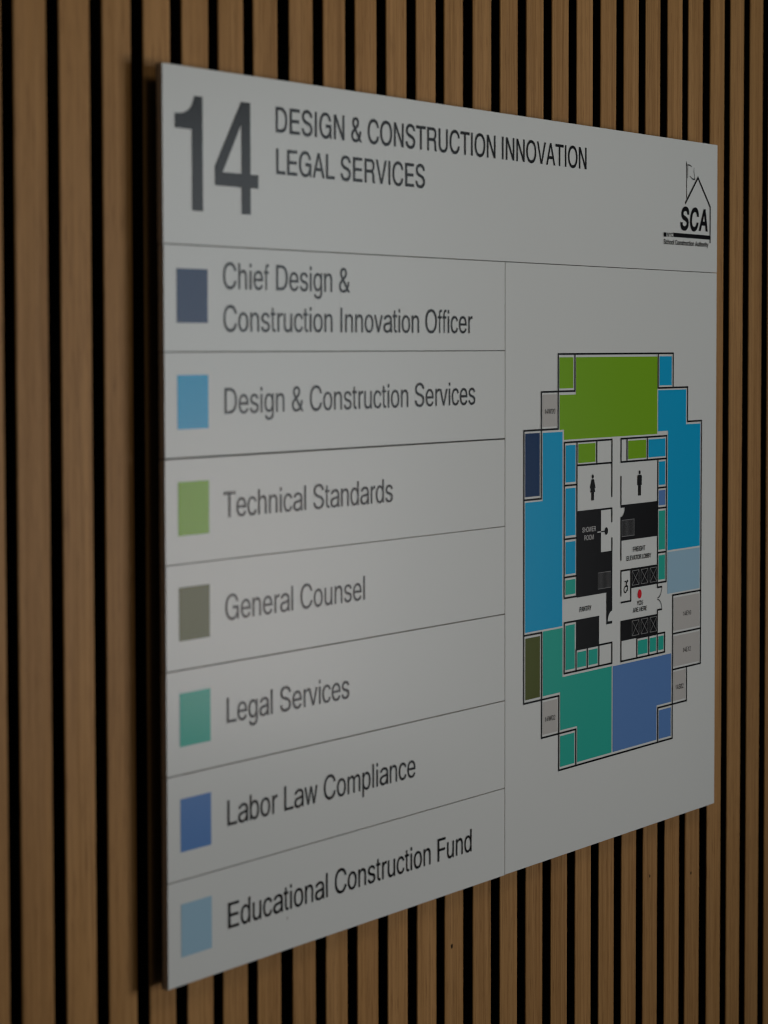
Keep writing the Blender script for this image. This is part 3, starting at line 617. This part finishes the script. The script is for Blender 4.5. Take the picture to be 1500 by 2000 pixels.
# doors, markers, symbols
poly_fill('door_swing', stroke(arc(689.5, 194.0, 8.5, 0, -88, 14), 0.75) + stroke(arc(689.5, 175.8, 8.5, 88, 0, 14), 0.75), L3, BLACK, plan)
poly_fill('shower_pointer', stroke([(586.4, 245.7), (593.5, 245.7)], 0.9) + [ellipse(595.7, 245.7, 2.95, 2.95)], L3, BLACK, plan)
quads('shower_pointer', [(579.8, 586.4, 245.25, 246.15)], L4, PALE, plan)
mk = poly_fill('location_dot', [ellipse(656.3, 191.4, 3.75, 3.75)], L2, RED, plan)
mk['label'] = 'round red dot on the floor plan'
man = [(651.9, 287.2), (652.6, 287.6), (658.4, 287.6), (659.1, 287.2), (659.5, 286.2), (659.5, 279.4), (658.2, 279.2), (658.0, 280.0), (658.0, 271.2), (657.4, 270.9), (655.85, 270.9),
       (655.7, 279.0), (655.3, 279.0), (655.15, 270.9), (653.6, 270.9), (653.0, 271.2), (653.0, 280.0), (652.8, 279.2), (651.5, 279.4), (651.5, 286.2)]
poly_fill('man_symbol', [ccw(man), ellipse(655.5, 289.5, 1.75, 1.6)], L3, BLACK, plan)
woman = [(569.6, 287.0), (570.3, 287.5), (573.4, 287.5), (574.1, 287.0), (576.6, 280.6), (575.4, 280.2), (574.5, 282.2), (575.9, 277.4), (574.0, 277.4), (574.0, 271.0), (572.2, 271.0), (572.0, 277.4),
         (571.7, 277.4), (571.5, 271.0), (569.7, 271.0), (569.7, 277.4), (567.8, 277.4), (569.2, 282.2), (568.3, 280.2), (567.1, 280.6)]
poly_fill('woman_symbol', [ccw(woman), ellipse(571.85, 289.5, 1.7, 1.6)], L3, BLACK, plan)
poly_fill('wheelchair_symbol', stroke(arc(630.3, 196.9, 2.5, 75, 355, 20), 0.95) + stroke([(628.6, 203.3), (630.9, 203.5), (632.2, 202.3), (631.3, 199.6), (634.3, 199.2), (634.2, 195.8)], [0.7, 1.0, 1.7, 1.6, 1.3, 1.0])
          + [ellipse(634.1, 203.5, 1.0, 1.05, 14)], L3, BLACK, plan)

# room names
LB = [('14W20', 491.3, 508.4, 340.0, 3.7, 0), ('14W02', 492.4, 509.2, 106.7, 3.8, 0), ('14E10', 739.7, 754.9, 166.7, 3.8, 0), ('14E12', 739.5, 754.8, 136.4, 3.8, 0),
      ('14S02', 725.2, 740.6, 106.4, 4.0, 0), ('FREIGHT', 643.9, 666.3, 226.2, 4.0, 18), ('ELEVATOR LOBBY', 632.3, 677.5, 219.7, 3.7, 18),
      ('PANTRY', 549.9, 570.1, 185.5, 3.9, 18), ('YOU', 651.5, 662.4, 182.4, 3.7, 14), ('ARE HERE', 644.0, 669.8, 177.2, 3.7, 14)]
for t_, xa, xb, bs, cp, bd in LB:
    text('room_name', t_, xa, xb, bs, cp, L3, BLACK, plan, bold=bd)
for t_, xa, xb, bs, cp in (('SHOWER', 553.8, 577.1, 246.9, 3.8), ('ROOM', 557.3, 573.6, 240.6, 3.8)):
    text('room_name', t_, xa, xb, bs, cp, L4, PALE, plan, bold=8)
